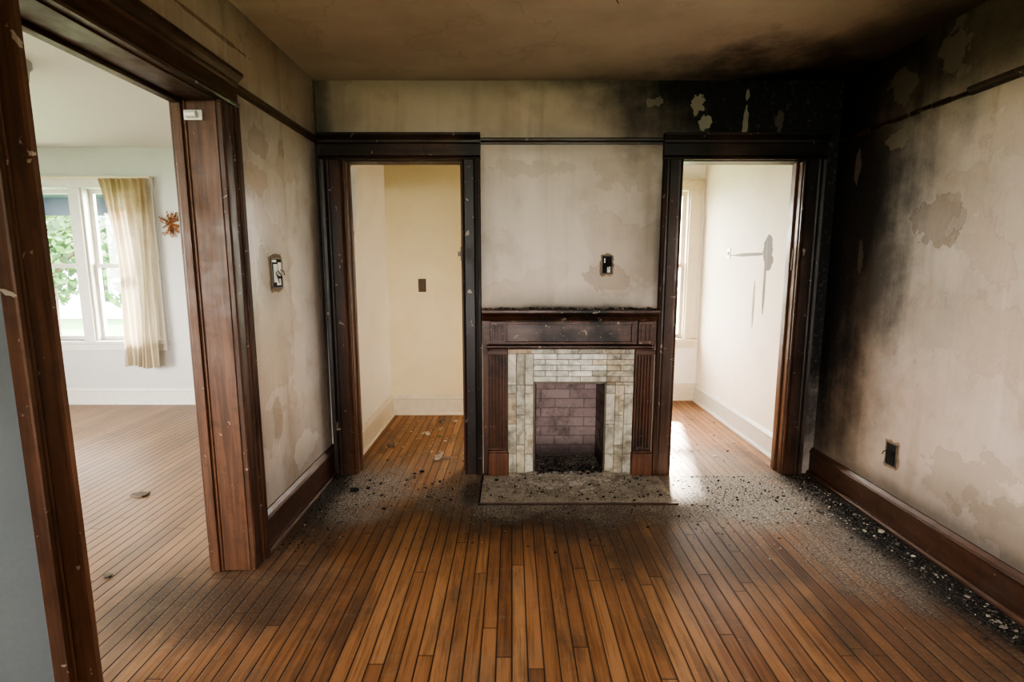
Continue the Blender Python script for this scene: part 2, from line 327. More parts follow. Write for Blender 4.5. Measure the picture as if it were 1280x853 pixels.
# ------------------------------------------------------------------ mesh builder
class B:
    def __init__(s): s.v = []; s.f = []; s.m = []
    def box(s, x0, x1, y0, y1, z0, z1, m=0):
        if x0 > x1: x0, x1 = x1, x0
        if y0 > y1: y0, y1 = y1, y0
        if z0 > z1: z0, z1 = z1, z0
        b = len(s.v)
        s.v += [(x0, y0, z0), (x1, y0, z0), (x1, y1, z0), (x0, y1, z0), (x0, y0, z1), (x1, y0, z1), (x1, y1, z1), (x0, y1, z1)]
        for q in [(0, 3, 2, 1), (4, 5, 6, 7), (0, 1, 5, 4), (1, 2, 6, 5), (2, 3, 7, 6), (3, 0, 4, 7)]:
            s.f.append(tuple(b + i for i in q)); s.m.append(m)
    def prism(s, pts, vec, m=0):
        b = len(s.v); n = len(pts); vec = Vector(vec)
        s.v += [tuple(Vector(p)) for p in pts] + [tuple(Vector(p) + vec) for p in pts]
        s.f.append(tuple(range(b, b + n))); s.f.append(tuple(range(b + 2 * n - 1, b + n - 1, -1))); s.m += [m, m]
        for i in range(n):
            j = (i + 1) % n; s.f.append((b + i, b + j, b + n + j, b + n + i)); s.m.append(m)
    def cyl(s, p0, p1, r, m=0, n=8, r2=None):
        p0, p1 = Vector(p0), Vector(p1); d = (p1 - p0); q = d.to_track_quat('Z', 'Y'); r2 = r if r2 is None else r2
        b = len(s.v)
        for P, R in ((p0, r), (p1, r2)):
            for i in range(n):
                a = 2 * math.pi * i / n; s.v.append(tuple(P + q @ Vector((R * math.cos(a), R * math.sin(a), 0))))
        s.f.append(tuple(range(b + n - 1, b - 1, -1))); s.f.append(tuple(range(b + n, b + 2 * n))); s.m += [m, m]
        for i in range(n):
            j = (i + 1) % n; s.f.append((b + i, b + j, b + n + j, b + n + i)); s.m.append(m)
    def poly(s, pts, m=0):
        b = len(s.v); s.v += [tuple(p) for p in pts]; s.f.append(tuple(range(b, b + len(pts)))); s.m.append(m)
    def build(s, name, mats, parent=None, bevel=0., smooth=False, solid=0.):
        me = bpy.data.meshes.new(name)
        xs = [v[0] for v in s.v]; ys = [v[1] for v in s.v]; zs = [v[2] for v in s.v]
        c = Vector(((min(xs) + max(xs)) / 2, (min(ys) + max(ys)) / 2, min(zs)))
        me.from_pydata([tuple(Vector(v) - c) for v in s.v], [], s.f)
        for mt in (mats if isinstance(mats, (list, tuple)) else [mats]): me.materials.append(mt)
        for p, m in zip(me.polygons, s.m): p.material_index = m; p.use_smooth = smooth
        bm = bmesh.new(); bm.from_mesh(me); bmesh.ops.recalc_face_normals(bm, faces=bm.faces); bm.to_mesh(me); bm.free()
        o = bpy.data.objects.new(name, me); sc.collection.objects.link(o); o.location = c
        if parent:
            o.parent = parent; o.location = c - parent.location
        if bevel:
            md = o.modifiers.new('bevel', 'BEVEL'); md.width = bevel; md.segments = 2; md.limit_method = 'ANGLE'; md.angle_limit = math.radians(40)
        if solid:
            md = o.modifiers.new('solid', 'SOLIDIFY'); md.thickness = solid
        return o
def empty(name, loc=(0, 0, 0)):
    e = bpy.data.objects.new(name, None); e.location = loc; e.empty_display_size = .2; sc.collection.objects.link(e); return e

# ------------------------------------------------------------------ shell
WX = -5.7; FY = -2.4; LBY = 5.22; PBY = 4.84; RBY = 5.38; ROOMR = 1.94; PLX = -1.15
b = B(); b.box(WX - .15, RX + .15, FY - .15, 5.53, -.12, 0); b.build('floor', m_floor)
b = B(); b.box(WX - .15, RX + .15, FY - .15, 5.53, CZ, CZ + .12); b.build('ceiling', m_ceil)

D1 = (-1.05, -.32); D2 = (1.08, 1.83); DH = 2.06
O1 = (1.375, 2.25); OH = 2.08
FB = (.143, .627, .645)
b = B()
y0, y1 = BY, BY + .12
b.box(LX, D1[0] - .02, y0, y1, 0, CZ)
b.box(D1[0] - .02, D1[1] + .02, y0, y1, DH + .02, CZ)
b.box(D1[1] + .02, FB[0], y0, y1, 0, CZ)
b.box(FB[0], FB[1], y0, y1, FB[2], CZ)
b.box(FB[1], D2[0] - .02, y0, y1, 0, CZ)
b.box(D2[0] - .02, D2[1] + .02, y0, y1, DH + .02, CZ)
b.box(D2[1] + .02, RX, y0, y1, 0, CZ)
b.box(-.02, FB[0] - .02, y1, 4.0, 0, CZ, 1); b.box(FB[1] + .02, .8, y1, 4.0, 0, CZ, 1)
b.box(FB[0] - .02, FB[1] + .02, 3.82, 4.0, 0, CZ, 1); b.box(FB[0] - .02, FB[1] + .02, y1, 3.82, .9, CZ, 1)
b.build('wall_back', [m_back, m_clean])

b = B()
b.box(LX - .17, LX, FY, O1[0] - .02, 0, CZ, 1)
b.box(LX - .17, LX, O1[0] - .02, O1[1] + .02, OH + .02, CZ)
b.box(LX - .17, LX, O1[1] + .02, BY + .12, 0, CZ)
b.box(LX - .17, PLX, BY + .12, 5.37, 0, CZ, 2)
b.build('wall_left', [m_left, m_leftnear, m_clean])
b = B(); b.box(RX, RX + .15, FY, BY + .12, 0, CZ); b.build('wall_right', m_right)
b = B(); b.box(ROOMR, RX + .15, BY + .12, 5.53, 0, CZ); b.build('wall_side_room_right', m_cleanr)
b = B(); b.box(PLX, .25, PBY, PBY + .12, 0, CZ); b.box(.13, .25, PBY + .12, 5.53, 0, CZ); b.build('wall_passage_back', m_yellow)

def wall_win_y(name, mat, X0, X1, Y0, Y1, wins, z0=.66, z1=2.16):
    b = B(); x = X0
    for a, c in wins:
        b.box(x, a, Y0, Y1, 0, CZ); b.box(a, c, Y0, Y1, 0, z0); b.box(a, c, Y0, Y1, z1, CZ); x = c
    b.box(x, X1, Y0, Y1, 0, CZ); return b.build(name, mat)
W1 = (-4.92, -3.60); W2 = (.55, 1.79)
wall_win_y('wall_left_room_back', m_lroom, WX, LX - .17, LBY, LBY + .15, [W1])
wall_win_y('wall_side_room_back', m_clean, .25, ROOMR, RBY, RBY + .15, [W2])
wall_win_y('wall_front', m_clean, WX, RX, FY - .15, FY, [(-4.6, -2.6), (-.5, 1.5)])
b = B()
b.box(WX - .15, WX, FY - .15, .6, 0, CZ); b.box(WX - .15, WX, .6, 3.2, 0, .66); b.box(WX - .15, WX, .6, 3.2, 2.16, CZ); b.box(WX - .15, WX, 3.2, LBY + .15, 0, CZ)  # side opening added out of view to brighten the left room
b.build('wall_left_room_outer', m_lroom)

# ------------------------------------------------------------------ trim helpers
CP = [(0, 0), (0, .55), (.05, .72), (.12, .55), (.2, .5), (.62, .5), (.66, .68), (.72, .8), (.8, .72), (.84, .9), (.97, 1), (1, .9), (1, 0)]
HP = [(0, 0), (.55, 0), (.62, .06), (.55, .12), (.45, .16), (.45, .6), (.58, .66), (.62, .74), (.82, .84), (1, .9), (1, 1), (0, 1)]
def casing(b, o, a, n, w, z0, z1, d=.036, m=0):
    o, a, n = Vector(o), Vector(a), Vector(n)
    b.prism([o + a * (p[0] * w) + n * (p[1] * d) + Vector((0, 0, z0)) for p in CP], (0, 0, z1 - z0), m)
def header(b, o, n, ln, z0, h=.15, d=.06, m=0):
    o, n = Vector(o), Vector(n)
    b.prism([o + n * (p[0] * d) + Vector((0, 0, z0 + p[1] * h)) for p in HP], ln, m)

def door_back(name, D, wl, wr):
    e = empty(name, ((D[0] + D[1]) / 2, BY, 0))
    b = B(); casing(b, (D[0] - .006, BY, 0), (-1, 0, 0), (0, -1, 0), wl, 0, DH + .006); b.build('casing_left', m_woodv, e)
    b = B(); casing(b, (D[1] + .006, BY, 0), (1, 0, 0), (0, -1, 0), wr, 0, DH + .006); b.build('casing_right', m_woodv, e)
    b = B(); header(b, (D[0] - wl - .008, BY, 0), (0, -1, 0), (D[1] - D[0] + wl + wr + .016, 0, 0), DH + .006, .155); b.build('header', m_woodx, e)
    for nm, x0, x1 in (('jamb_left', D[0] - .02, D[0]), ('jamb_right', D[1], D[1] + .02)):
        b = B(); b.box(x0, x1, BY - .001, BY + .122, 0, DH)
        xs = (D[0], D[0] + .012) if 'left' in nm else (D[1] - .012, D[1])
        b.box(xs[0], xs[1], BY + .05, BY + .085, 0, DH); b.build(nm, m_woodj, e, .002)
    b = B(); b.box(D[0] - .02, D[1] + .02, BY - .001, BY + .122, DH, DH + .02); b.build('jamb_head', m_woodx, e, .002)
    b = B(); casing(b, (D[0] - .006, BY + .12, 0), (-1, 0, 0), (0, 1, 0), .09, 0, DH + .12, .02); casing(b, (D[1] + .006, BY + .12, 0), (1, 0, 0), (0, 1, 0), .09, 0, DH + .12, .02); b.build('casing_rear', m_wtrim2, e)
    return e
d1 = door_back('door_1', D1, .145, .115)
d2 = door_back('door_2', D2, .125, .13)
b = B(); b.box(D1[1] - .004, D1[1], BY + .01, BY + .045, 1.44, 1.53); b.cyl((D1[1] - .006, BY + .004, 1.44), (D1[1] - .006, BY + .004, 1.53), .006); b.box(D1[1] - .03, D1[1], BY + .005, BY + .012, 1.47, 1.50); b.build('hinge_leaf', m_metal, d1, .001)
b = B(); b.box(D2[1] - .004, D2[1], BY + .03, BY + .06, 1.38, 1.52); b.box(D2[1] - .006, D2[1], BY + .036, BY + .054, 1.42, 1.47); b.build('strike_plate', m_metal, d2, .001)
b = B(); b.poly([(D1[0] + .004, BY + .06, 2.04), (D1[0] + .04, BY + .09, 2.04), (D1[0] + .032, BY + .10, 1.80), (D1[0] + .02, BY + .08, 1.60), (D1[0] + .003, BY + .07, 1.68)]); b.build('peeling_paint_strip', m_paper, d1, solid=.002)

e = empty('door_3', (LX, (O1[0] + O1[1]) / 2, 0))
for side, X, nx in (('room', LX, 1), ('far', LX - .17, -1)):
    b = B(); casing(b, (X, O1[0] - .006, 0), (0, -1, 0), (nx, 0, 0), .125, 0, OH + .006); b.build('casing_near_' + side, m_woodv, e)
    b = B(); casing(b, (X, O1[1] + .006, 0), (0, 1, 0), (nx, 0, 0), .125, 0, OH + .006); b.build('casing_far_' + side, m_woodv, e)
    b = B(); header(b, (X, O1[0] - .135, 0), (nx, 0, 0), (0, O1[1] - O1[0] + .27, 0), OH + .006, .14); b.build('header_' + side, m_woody, e)
b = B(); b.box(LX - .171, LX + .001, O1[0] - .02, O1[0], 0, OH); b.build('jamb_near', m_woodj, e, .002)
b = B(); b.box(LX - .171, LX + .001, O1[1], O1[1] + .02, 0, OH)
b.box(LX - .171, LX - .135, O1[1] - .014, O1[1], 0, OH); b.box(LX - .128, LX - .12, O1[1] - .008, O1[1], 0, OH); b.build('jamb_far', m_woodj, e, .003)
b = B(); b.box(LX - .171, LX + .001, O1[0] - .02, O1[1] + .02, OH, OH + .02); b.box(LX - .171, LX - .135, O1[0], O1[1], OH - .014, OH); b.build('jamb_head', m_woody, e, .002)
b = B(); b.box(LX - .125, LX - .05, O1[1] - .012, O1[1] - .0005, 2.0, 2.04); b.cyl((LX - .11, O1[1] - .02, 2.02), (LX - .065, O1[1] - .02, 2.02), .014, n=12); b.build('broken_bracket', m_white, e, .003)

def baseboard(name, o, n, ln, h, mat, d=.024):
    b = B(); o, n = Vector(o), Vector(n)
    pr = [(0, 0), (1.5, 0), (1.5, .06), (1.25, .12), (.8, .13), (.8, .78), (1.05, .83), (.8, .9), (.45, .97), (.3, 1), (0, 1)]
    b.prism([o + n * (p[0] * d) + Vector((0, 0, p[1] * h)) for p in pr], ln); return b.build(name, mat)
baseboard('baseboard_left', (LX, O1[1] + .131, 0), (1, 0, 0), (0, BY - O1[1] - .131, 0), .21, m_woody)
baseboard('baseboard_left_near', (LX, FY, 0), (1, 0, 0), (0, O1[0] - .131 - FY, 0), .21, m_woody)
baseboard('baseboard_right', (RX, FY, 0), (-1, 0, 0), (0, BY - FY, 0), .185, m_woody)
baseboard('baseboard_passage_left', (PLX, BY + .15, 0), (1, 0, 0), (0, PBY - BY - .15, 0), .19, m_wtrim2)
baseboard('baseboard_passage_back', (PLX, PBY, 0), (0, -1, 0), (1.40, 0, 0), .19, m_wtrim2)
baseboard('baseboard_side_room_right', (ROOMR, BY + .15, 0), (-1, 0, 0), (0, RBY - BY - .15, 0), .18, m_wtrim)
baseboard('baseboard_side_room_back', (.25, RBY, 0), (0, -1, 0), (ROOMR - .25, 0, 0), .18, m_wtrim2)
baseboard('baseboard_left_room_back', (WX, LBY, 0), (0, -1, 0), (LX - .17 - WX, 0, 0), .17, m_wtrim)

def rail(name, o, n, ln, mat):
    b = B(); o, n = Vector(o), Vector(n)
    pr = [(0, 0), (.012, 0), (.014, .012), (.024, .02), (.026, .032), (.012, .04), (0, .04)]
    b.prism([o + n * p[0] + Vector((0, 0, 2.16 + p[1])) for p in pr], ln); return b.build(name, mat)
rail('trim_1', (LX, O1[1] + .14, 0), (1, 0, 0), (0, BY - O1[1] - .14, 0), m_woody)
rail('trim_2', (D1[1] + .125, BY, 0), (0, -1, 0), (D2[0] - .135 - D1[1] - .125, 0, 0), m_woodx)
rail('trim_3', (RX, FY, 0), (-1, 0, 0), (0, 2.45 - FY, 0), m_rail)
b = B(); r = random.Random(9); yy = 2.46
while yy < 3.38:
    ln = r.uniform(.04, .16); b.box(RX - r.uniform(.006, .014), RX, yy, min(yy + ln, 3.39), 2.163 + r.uniform(0, .01), 2.195 - r.uniform(0, .012)); yy += ln + r.uniform(.004, .03)
b.build('trim_4', m_rail, bevel=.002)

# ------------------------------------------------------------------ fireplace
fp = empty('fireplace', (.37, BY, 0))
x0, x1 = -.192, .938
F = BY - .001
b = B()
pr = [(0, 0), (.055, 0), (.065, .015), (.075, .03), (.1, .045), (.105, .05), (.125, .052), (.13, .06), (.13, .075), (.125, .08), (0, .08)]
b.prism([(x0, F - p[0], 1.055 + p[1]) for p in pr], (x1 - x0, 0, 0)); b.build('mantel_shelf', m_mantel, fp, .002)
b = B(); b.box(x0, x1, F - .045, F, .90, 1.056)
b.build('frieze_board', m_mantel, fp, .002)
b = B()
for (a, c, z0_, z1_) in ((-.045, .79, 1.035, 1.05), (-.045, .79, .905, .92), (-.045, -.03, .92, 1.035), (.775, .79, .92, 1.035)):
    b.box(a, c, F - .058, F - .044, z0_, z1_)
b.build('frieze_panel_moulding', m_mantelv, fp, .003)
b = B()
for a in (-.14, .815):
    b.box(a, a + .1, F - .075, F - .044, .905, 1.055)
    for k in range(3): b.box(a + .014 + k * .028, a + .03 + k * .028, F - .083, F - .074, .93, 1.035)
b.build('frieze_end_blocks', m_mantel, fp, .003)
b = B()
pr = [(0, 0), (.06, 0), (.075, .008), (.085, .014), (.085, .026), (.07, .032), (0, .032)]
b.prism([(x0 + .03, F - p[0], .87 + p[1]) for p in pr], (x1 - x0 - .06, 0, 0)); b.build('lower_moulding', m_mantel, fp, .002)
for nm, a in (('pilaster_left', -.15), ('pilaster_right', .81)):
    b = B(); b.box(a, a + .12, F - .04, F, .17, .87)
    for k in range(5):
        xx = a + .012 + k * .0205
        b.prism([(xx, F - .04, .2), (xx + .003, F - .052, .2), (xx + .0105, F - .052, .2), (xx + .0135, F - .04, .2)], (0, 0, .63))
    b.box(a - .004, a + .124, F - .055, F, .835, .86)
    b.build(nm, m_mantelv, fp, .002)
    b = B(); b.box(a - .008, a + .128, F - .066, F, 0, .165); b.box(a - .003, a + .123, F - .058, F, .165, .18); b.build(nm.replace('pilaster', 'plinth'), m_plinth, fp, .005)
b = B(); b.box(x0, -.152, F - .025, F, 0, .9); b.box(.932, x1, F - .025, F, 0, .9); b.build('side_strips', m_mantelv, fp, .002)
tx0, tx1, tt = -.028, .808, .87
b = B(); b.box(tx0, FB[0], F - .016, F, 0, tt); b.box(FB[1], tx1, F - .016, F, 0, tt); b.box(FB[0], FB[1], F - .016, F, FB[2], tt); b.build('tile_mortar_bed', m_mortar, fp)
b = B(); rnd = random.Random(3); gp = .0018
def tile(a, c, z0_, z1_, m=0):
    d = rnd.uniform(.0, .003)
    b.box(a + gp, c - gp, F - .022 - d, F - .011, z0_ + gp, z1_ - gp, m)
def vcol(a, c, n, z0_, z1_, hs):
    w = (c - a) / n
    for i in range(n):
        z = z0_; k = 0
        while z < z1_ - .01:
            h = hs[(i + k) % len(hs)] if k else hs[i % len(hs)] * (.7 + .3 * (i % 2))
            zz = min(z + h, z1_)
            if z1_ - zz < .05: zz = z1_
            tile(a + i * w, a + (i + 1) * w, z, zz)
            z = zz; k += 1
vcol(tx0, FB[0], 3, 0, FB[2] - .02, [.21, .21])
vcol(FB[1], tx1, 3, 0, FB[2] - .02, [.21, .21])
vcol(tx0, FB[0] - .0, 3, FB[2] - .02, tt - .035, [.3])
nr = 5; hh = (tt - .035 - FB[2]) / nr
tile(FB[1], FB[1] + .06, FB[2] - .02, FB[2] + .0); tile(FB[1] + .06, tx1, FB[2] - .02, FB[2])
for i in range(nr):
    xx = FB[0]
    st = [.155, .155, .174] if i % 2 == 0 else [.0775, .155, .155, .0965]
    for w in st:
        tile(xx, xx + w, FB[2] + i * hh, FB[2] + (i + 1) * hh, 1 if xx < .5 else 0); xx += w
    if i % 2: tile(FB[1], tx1, FB[2] + i * hh, FB[2] + (i + 1) * hh)
    else: tile(FB[1], FB[1] + .09, FB[2] + i * hh, FB[2] + (i + 1) * hh); tile(FB[1] + .09, tx1, FB[2] + i * hh, FB[2] + (i + 1) * hh)
xx = tx0
while xx < tx1 - .02:
    w = min(.155, tx1 - xx); tile(xx, xx + w, tt - .035, tt); xx += w
b.build('surround_tiles', [m_tile, m_tilec], fp, .001)
b = B(); b.box(FB[0], FB[0] + .012, F - .026, F + .1, 0, FB[2]); b.box(FB[1] - .012, FB[1], F - .026, F + .1, 0, FB[2]); b.box(FB[0], FB[1], F - .026, F + .1, FB[2] - .012, FB[2]); b.build('firebox_iron_frame', m_metal, fp, .002)
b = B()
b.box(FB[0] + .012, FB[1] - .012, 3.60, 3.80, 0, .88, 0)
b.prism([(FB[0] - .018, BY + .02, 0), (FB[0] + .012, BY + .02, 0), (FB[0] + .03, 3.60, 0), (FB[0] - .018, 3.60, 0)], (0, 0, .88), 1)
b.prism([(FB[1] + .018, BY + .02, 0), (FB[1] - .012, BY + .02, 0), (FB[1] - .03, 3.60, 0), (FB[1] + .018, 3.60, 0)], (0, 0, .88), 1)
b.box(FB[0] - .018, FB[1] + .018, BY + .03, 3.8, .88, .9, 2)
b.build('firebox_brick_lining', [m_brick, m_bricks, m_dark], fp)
b = B(); b.box(-.19, .98, 2.93, F - .068, 0, .012); b.box(-.028, .808, F - .068, F - .023, 0, .012); b.build('hearth_slab', m_ash, fp, .003)
b = B(); b.box(-.20, .99, 2.918, 2.93, 0, .0125); b.box(-.202, -.19, 2.918, F - .07, 0, .0125); b.build('hearth_border', m_woodx, fp, .002)

def fbm(x, y, s=1.): return mn.fractal(Vector((x * s, y * s, 1.7)), .8, 2., 5)
b = B(); NX, NY = 60, 40
gx0, gx1, gy0, gy1 = .155, .615, 3.385, 3.60
idx = {}
for i in range(NX):
    for j in range(NY):
        x = gx0 + (gx1 - gx0) * i / (NX - 1); y = gy0 + (gy1 - gy0) * j / (NY - 1)
        z = .025 + .03 * (j / NY) + .015 * fbm(x, y, 9) + .006 * fbm(x, y, 40)
        idx[i, j] = len(b.v); b.v.append((x, y, max(z, .005)))
for i in range(NX - 1):
    for j in range(NY - 1):
        b.f.append((idx[i, j], idx[i + 1, j], idx[i + 1, j + 1], idx[i, j + 1])); b.m.append(0)
b.build('ash_heap', m_cinder, fp)
b = B(); idx = {}
NX, NY = 110, 50
for i in range(NX):
    for j in range(NY):
        x = -.1 + .98 * i / (NX - 1); y = 2.98 + (3.37 - 2.98) * j / (NY - 1)
        r = math.hypot((x - .39) / .5, (y - 3.40) / .36)
        z = .010 + .024 * max(0, 1 - r) + .012 * fbm(x, y, 12) + .006 * fbm(x, y, 50) - .012 * max(0, r - .5)
        idx[i, j] = len(b.v); b.v.append((x, y, z))
for i in range(NX - 1):
    for j in range(NY - 1):
        q = (idx[i, j], idx[i + 1, j], idx[i + 1, j + 1], idx[i, j + 1])
        if max(b.v[k][2] for k in q) > .008: b.f.append(q); b.m.append(0)
b.v = [(v[0], v[1], max(v[2], .006)) for v in b.v]
b.build('ash_spill', m_ash, fp)

def chips(b, seed, n, samp, smin, smax, m, z=0.):
    r = random.Random(seed)
    for _ in range(n):
        x, y = samp(r); s = smin + (smax - smin) * r.random() ** 3; h = s * r.uniform(.12, .4)
        k = r.choice((4, 5)); a0 = r.random() * 6.28; tl = r.uniform(0, .25)
        pts = []
        for i in range(k):
            a = a0 + 6.283 * i / k; rr = s * .5 * r.uniform(.55, 1.2); dx, dy = rr * math.cos(a), rr * math.sin(a)
            pts.append((x + dx, y + dy, z + .0004 + tl * (dx + s * .6) * .5))
        b.prism(pts, (r.uniform(-.2, .2) * s, r.uniform(-.2, .2) * s, h), m)
def s_hearth(r): return (r.uniform(-.19, .97), r.uniform(2.95, 3.32))
def s_box(r): return (r.uniform(.17, .60), r.uniform(3.30, 3.58))
def s_right(r):
    y = r.uniform(1.5, 3.36); return (RX - .05 - abs(r.gauss(0, .08)) * (0.4 + y / 3.4), y)
def s_rb(r): return (min(1.95, r.gauss(1.45, .34)), min(3.34, r.gauss(3.02, .24)))
def s_left(r): return (LX + .05 + abs(r.gauss(0, .12)), r.uniform(2.4, 3.35))
def s_front(r):
    x = r.gauss(.5, .9); return (max(-1.1, min(1.9, x)), min(3.34, 3.35 - abs(r.gauss(0, .45))))
def s_lb(r): return (r.uniform(-1.02, -.35), min(3.5, r.gauss(3.2, .14)))
b = B()
chips(b, 1, 1500, s_hearth, .003, .014, 0, .012); chips(b, 16, 260, s_hearth, .004, .022, 1, .012); chips(b, 2, 1500, s_right, .003, .018, 1); chips(b, 3, 450, s_right, .002, .014, 0)
chips(b, 4, 2000, s_rb, .002, .011, 0); chips(b, 5, 500, s_left, .003, .014, 1); chips(b, 6, 2200, s_front, .0015, .008, 0); chips(b, 7, 600, s_lb, .002, .011, 0); chips(b, 17, 60, s_lb, .008, .03, 1)
chips(b, 8, 14, lambda r: (RX - .08 - abs(r.gauss(0, .08)), r.uniform(1.7, 3.2)), .02, .035, 0)
chips(b, 9, 260, s_front, .006, .018, 1); chips(b, 10, 260, s_rb, .006, .018, 1)
for cx, cy, s in ((-1.0, 3.12, .08),):
    b.prism([(cx + s * .5 * math.cos(a) * random.uniform(.6, 1.1), cy + s * .35 * math.sin(a) * random.uniform(.6, 1.1), .001) for a in [i * .9 for i in range(7)]], (.004, 0, .012), 1)
b.build('fire_debris', [m_chip, m_chipd])
b = B(); chips(b, 14, 340, s_box, .006, .028, 1, .033); chips(b, 15, 120, s_box, .003, .010, 0, .04); b.build('firebox_charcoal', [m_chip, m_chipd], fp)
def s_shelf(r): return (r.uniform(-.17, .92), r.uniform(3.285, 3.385))
b = B(); chips(b, 18, 420, s_shelf, .003, .016, 0, 1.1345); chips(b, 19, 260, s_shelf, .004, .026, 1, 1.1345); b.build('shelf_rubble', [m_chip, m_chipd], fp)
b = B(); chips(b, 11, 28, lambda r: (r.uniform(-1.0, -.35), r.uniform(3.6, 4.7)), .02, .08, 0); chips(b, 13, 90, lambda r: (r.uniform(-1.0, -.35), r.uniform(3.6, 4.2)), .005, .015, 0); b.build('passage_litter', m_scrap)
b = B(); chips(b, 12, 110, lambda r: (r.uniform(1.15, 1.85), r.uniform(3.6, 4.8)), .005, .025, 0); b.build('side_room_litter', m_scrap)
b = B()
for cx, cy, s in ((-2.3, 3.05, .12), (-1.85, 2.2, .05)):
    b.prism([(cx + s * .5 * math.cos(a) * random.uniform(.6, 1.1), cy + s * .35 * math.sin(a) * random.uniform(.6, 1.1), .001) for a in [i * .9 for i in range(7)]], (0.004, 0, .010))
b.build('plaster_scrap', simple('grey_plaster_scrap', (.14, .115, .09), .9))

# ------------------------------------------------------------------ electrical
def wallbox(name, c, n, w, h, kind):
    n = Vector(n); c = Vector(c); a = Vector((abs(n.y), abs(n.x), 0))
    e = empty(name, c); r = random.Random(name)
    def bx(u0, u1, z0, z1, d0, d1, bb):
        p = c + a * u0 + n * d0 + Vector((0, 0, z0)); q = c + a * u1 + n * d1 + Vector((0, 0, z1))
        bb.box(p.x, q.x, p.y, q.y, p.z, q.z)
    bb = B(); pts = []
    for i in range(26):
        t = 2 * math.pi * i / 26; ct, st = math.cos(t), math.sin(t); k = 1 / max(abs(ct), abs(st))
        rr = r.uniform(1.08, 1.45); pts.append(c + a * (ct * k * w / 2 * rr) + Vector((0, 0, st * k * h / 2 * (1 + (rr - 1) * .7))))
    bb.prism(pts, n * .0025); bb.build('broken_plaster_edge', m_raw, e)
    bb = B(); t = .006
    for u0, u1, z0, z1 in ((-w / 2, -w / 2 + t, -h / 2, h / 2), (w / 2 - t, w / 2, -h / 2, h / 2), (-w / 2, w / 2, h / 2 - t, h / 2), (-w / 2, w / 2, -h / 2, -h / 2 + t)):
        bx(u0, u1, z0, z1, 0, .008, bb)
    bb.build('box_rim', m_metal, e, .001)
    bb = B(); bx(-w / 2 + t, w / 2 - t, -h / 2 + t, h / 2 - t, 0, .004, bb); bb.build('box_interior', m_dark, e)
    bb = B()
    if kind == 'switch':
        bx(-w * .3, w * .0, -h * .30, h * .30, .004, .010, bb); bx(w * .12, w * .34, -h * .1, h * .36, .004, .012, bb); bx(-w * .05, w * .3, -h * .4, -h * .18, .004, .009, bb); bx(-w * .42, -w * .1, h * .36, h * .44, .004, .011, bb)
    elif kind == 'outlet':
        bx(-w * .3, w * .3, -h * .36, -h * .02, .004, .008, bb); bx(-w * .3, w * .25, h * .08, h * .2, .004, .006, bb)
    else:
        bx(w * .0, w * .3, -h * .42, -h * .1, .004, .009, bb); bx(-w * .3, -w * .18, h * .1, h * .35, .004, .009, bb)
    bb.build('device_remnant', m_dark if kind == 'outlet' else m_white, e, .001)
    bb = B()
    for k in range(3):
        p = c + a * (w * (.16 * k - .14)) + n * .005
        q = p + n * .02 + Vector((0, 0, -.03 + .02 * k)) + a * .014 * (k - 1)
        bb.cyl(p + Vector((0, 0, .02)), q, .002, n=6); bb.cyl(q, q + Vector((0, 0, -.02)) + a * .01, .002, n=6)
    bb.build('loose_wires', m_dark, e)
wallbox('light_switch_box', (LX, 2.71, 1.37), (1, 0, 0), .12, .155, 'switch')
wallbox('exposed_switch_box', (.615, BY, 1.415), (0, -1, 0), .07, .12, 'hole')
wallbox('wall_outlet_box', (RX, 2.69, .40), (-1, 0, 0), .08, .125, 'outlet')
b = B(); b.box(-.865, -.795, PBY - .006, PBY, 1.17, 1.29); b.box(-.838, -.822, PBY - .016, PBY - .006, 1.215, 1.245); b.build('light_switch', m_brownp, bevel=.002)
b = B(); b.box(ROOMR - .006, ROOMR, 4.68, 4.75, 1.47, 1.57); b.box(ROOMR - .014, ROOMR - .006, 4.708, 4.722, 1.505, 1.535); b.build('light_switch.001', m_wtrim2, bevel=.002)
b = B(); b.cyl((.44, 2.38, CZ), (.44, 2.38, CZ - .008), .010, n=16); b.cyl((.44, 2.38, CZ - .006), (.443, 2.377, CZ - .025), .0025); b.cyl((.443, 2.377, CZ - .025), (.452, 2.38, CZ - .034), .0025); b.build('ceiling_hook', m_metal)

b = B(); lx, ly = -2.83, 3.04
prf = [(.0, CZ), (.15, CZ), (.15, CZ - .03), (.135, CZ - .045), (.13, CZ - .10), (.10, CZ - .14), (.04, CZ - .155), (0, CZ - .156)]
nseg = 32; rows = []
for r_, z_ in prf[1:]:
    rows.append([len(b.v) + i for i in range(nseg)]); b.v += [(lx + max(r_, .001) * math.cos(2 * math.pi * i / nseg), ly + max(r_, .001) * math.sin(2 * math.pi * i / nseg), z_) for i in range(nseg)]
for a_, c_ in zip(rows, rows[1:]):
    for i in range(nseg): b.f.append((a_[i], a_[(i + 1) % nseg], c_[(i + 1) % nseg], c_[i])); b.m.append(0)
b.build('ceiling_light_fixture', simple('aged_fixture_enamel', (.30, .29, .275), .4), smooth=True)

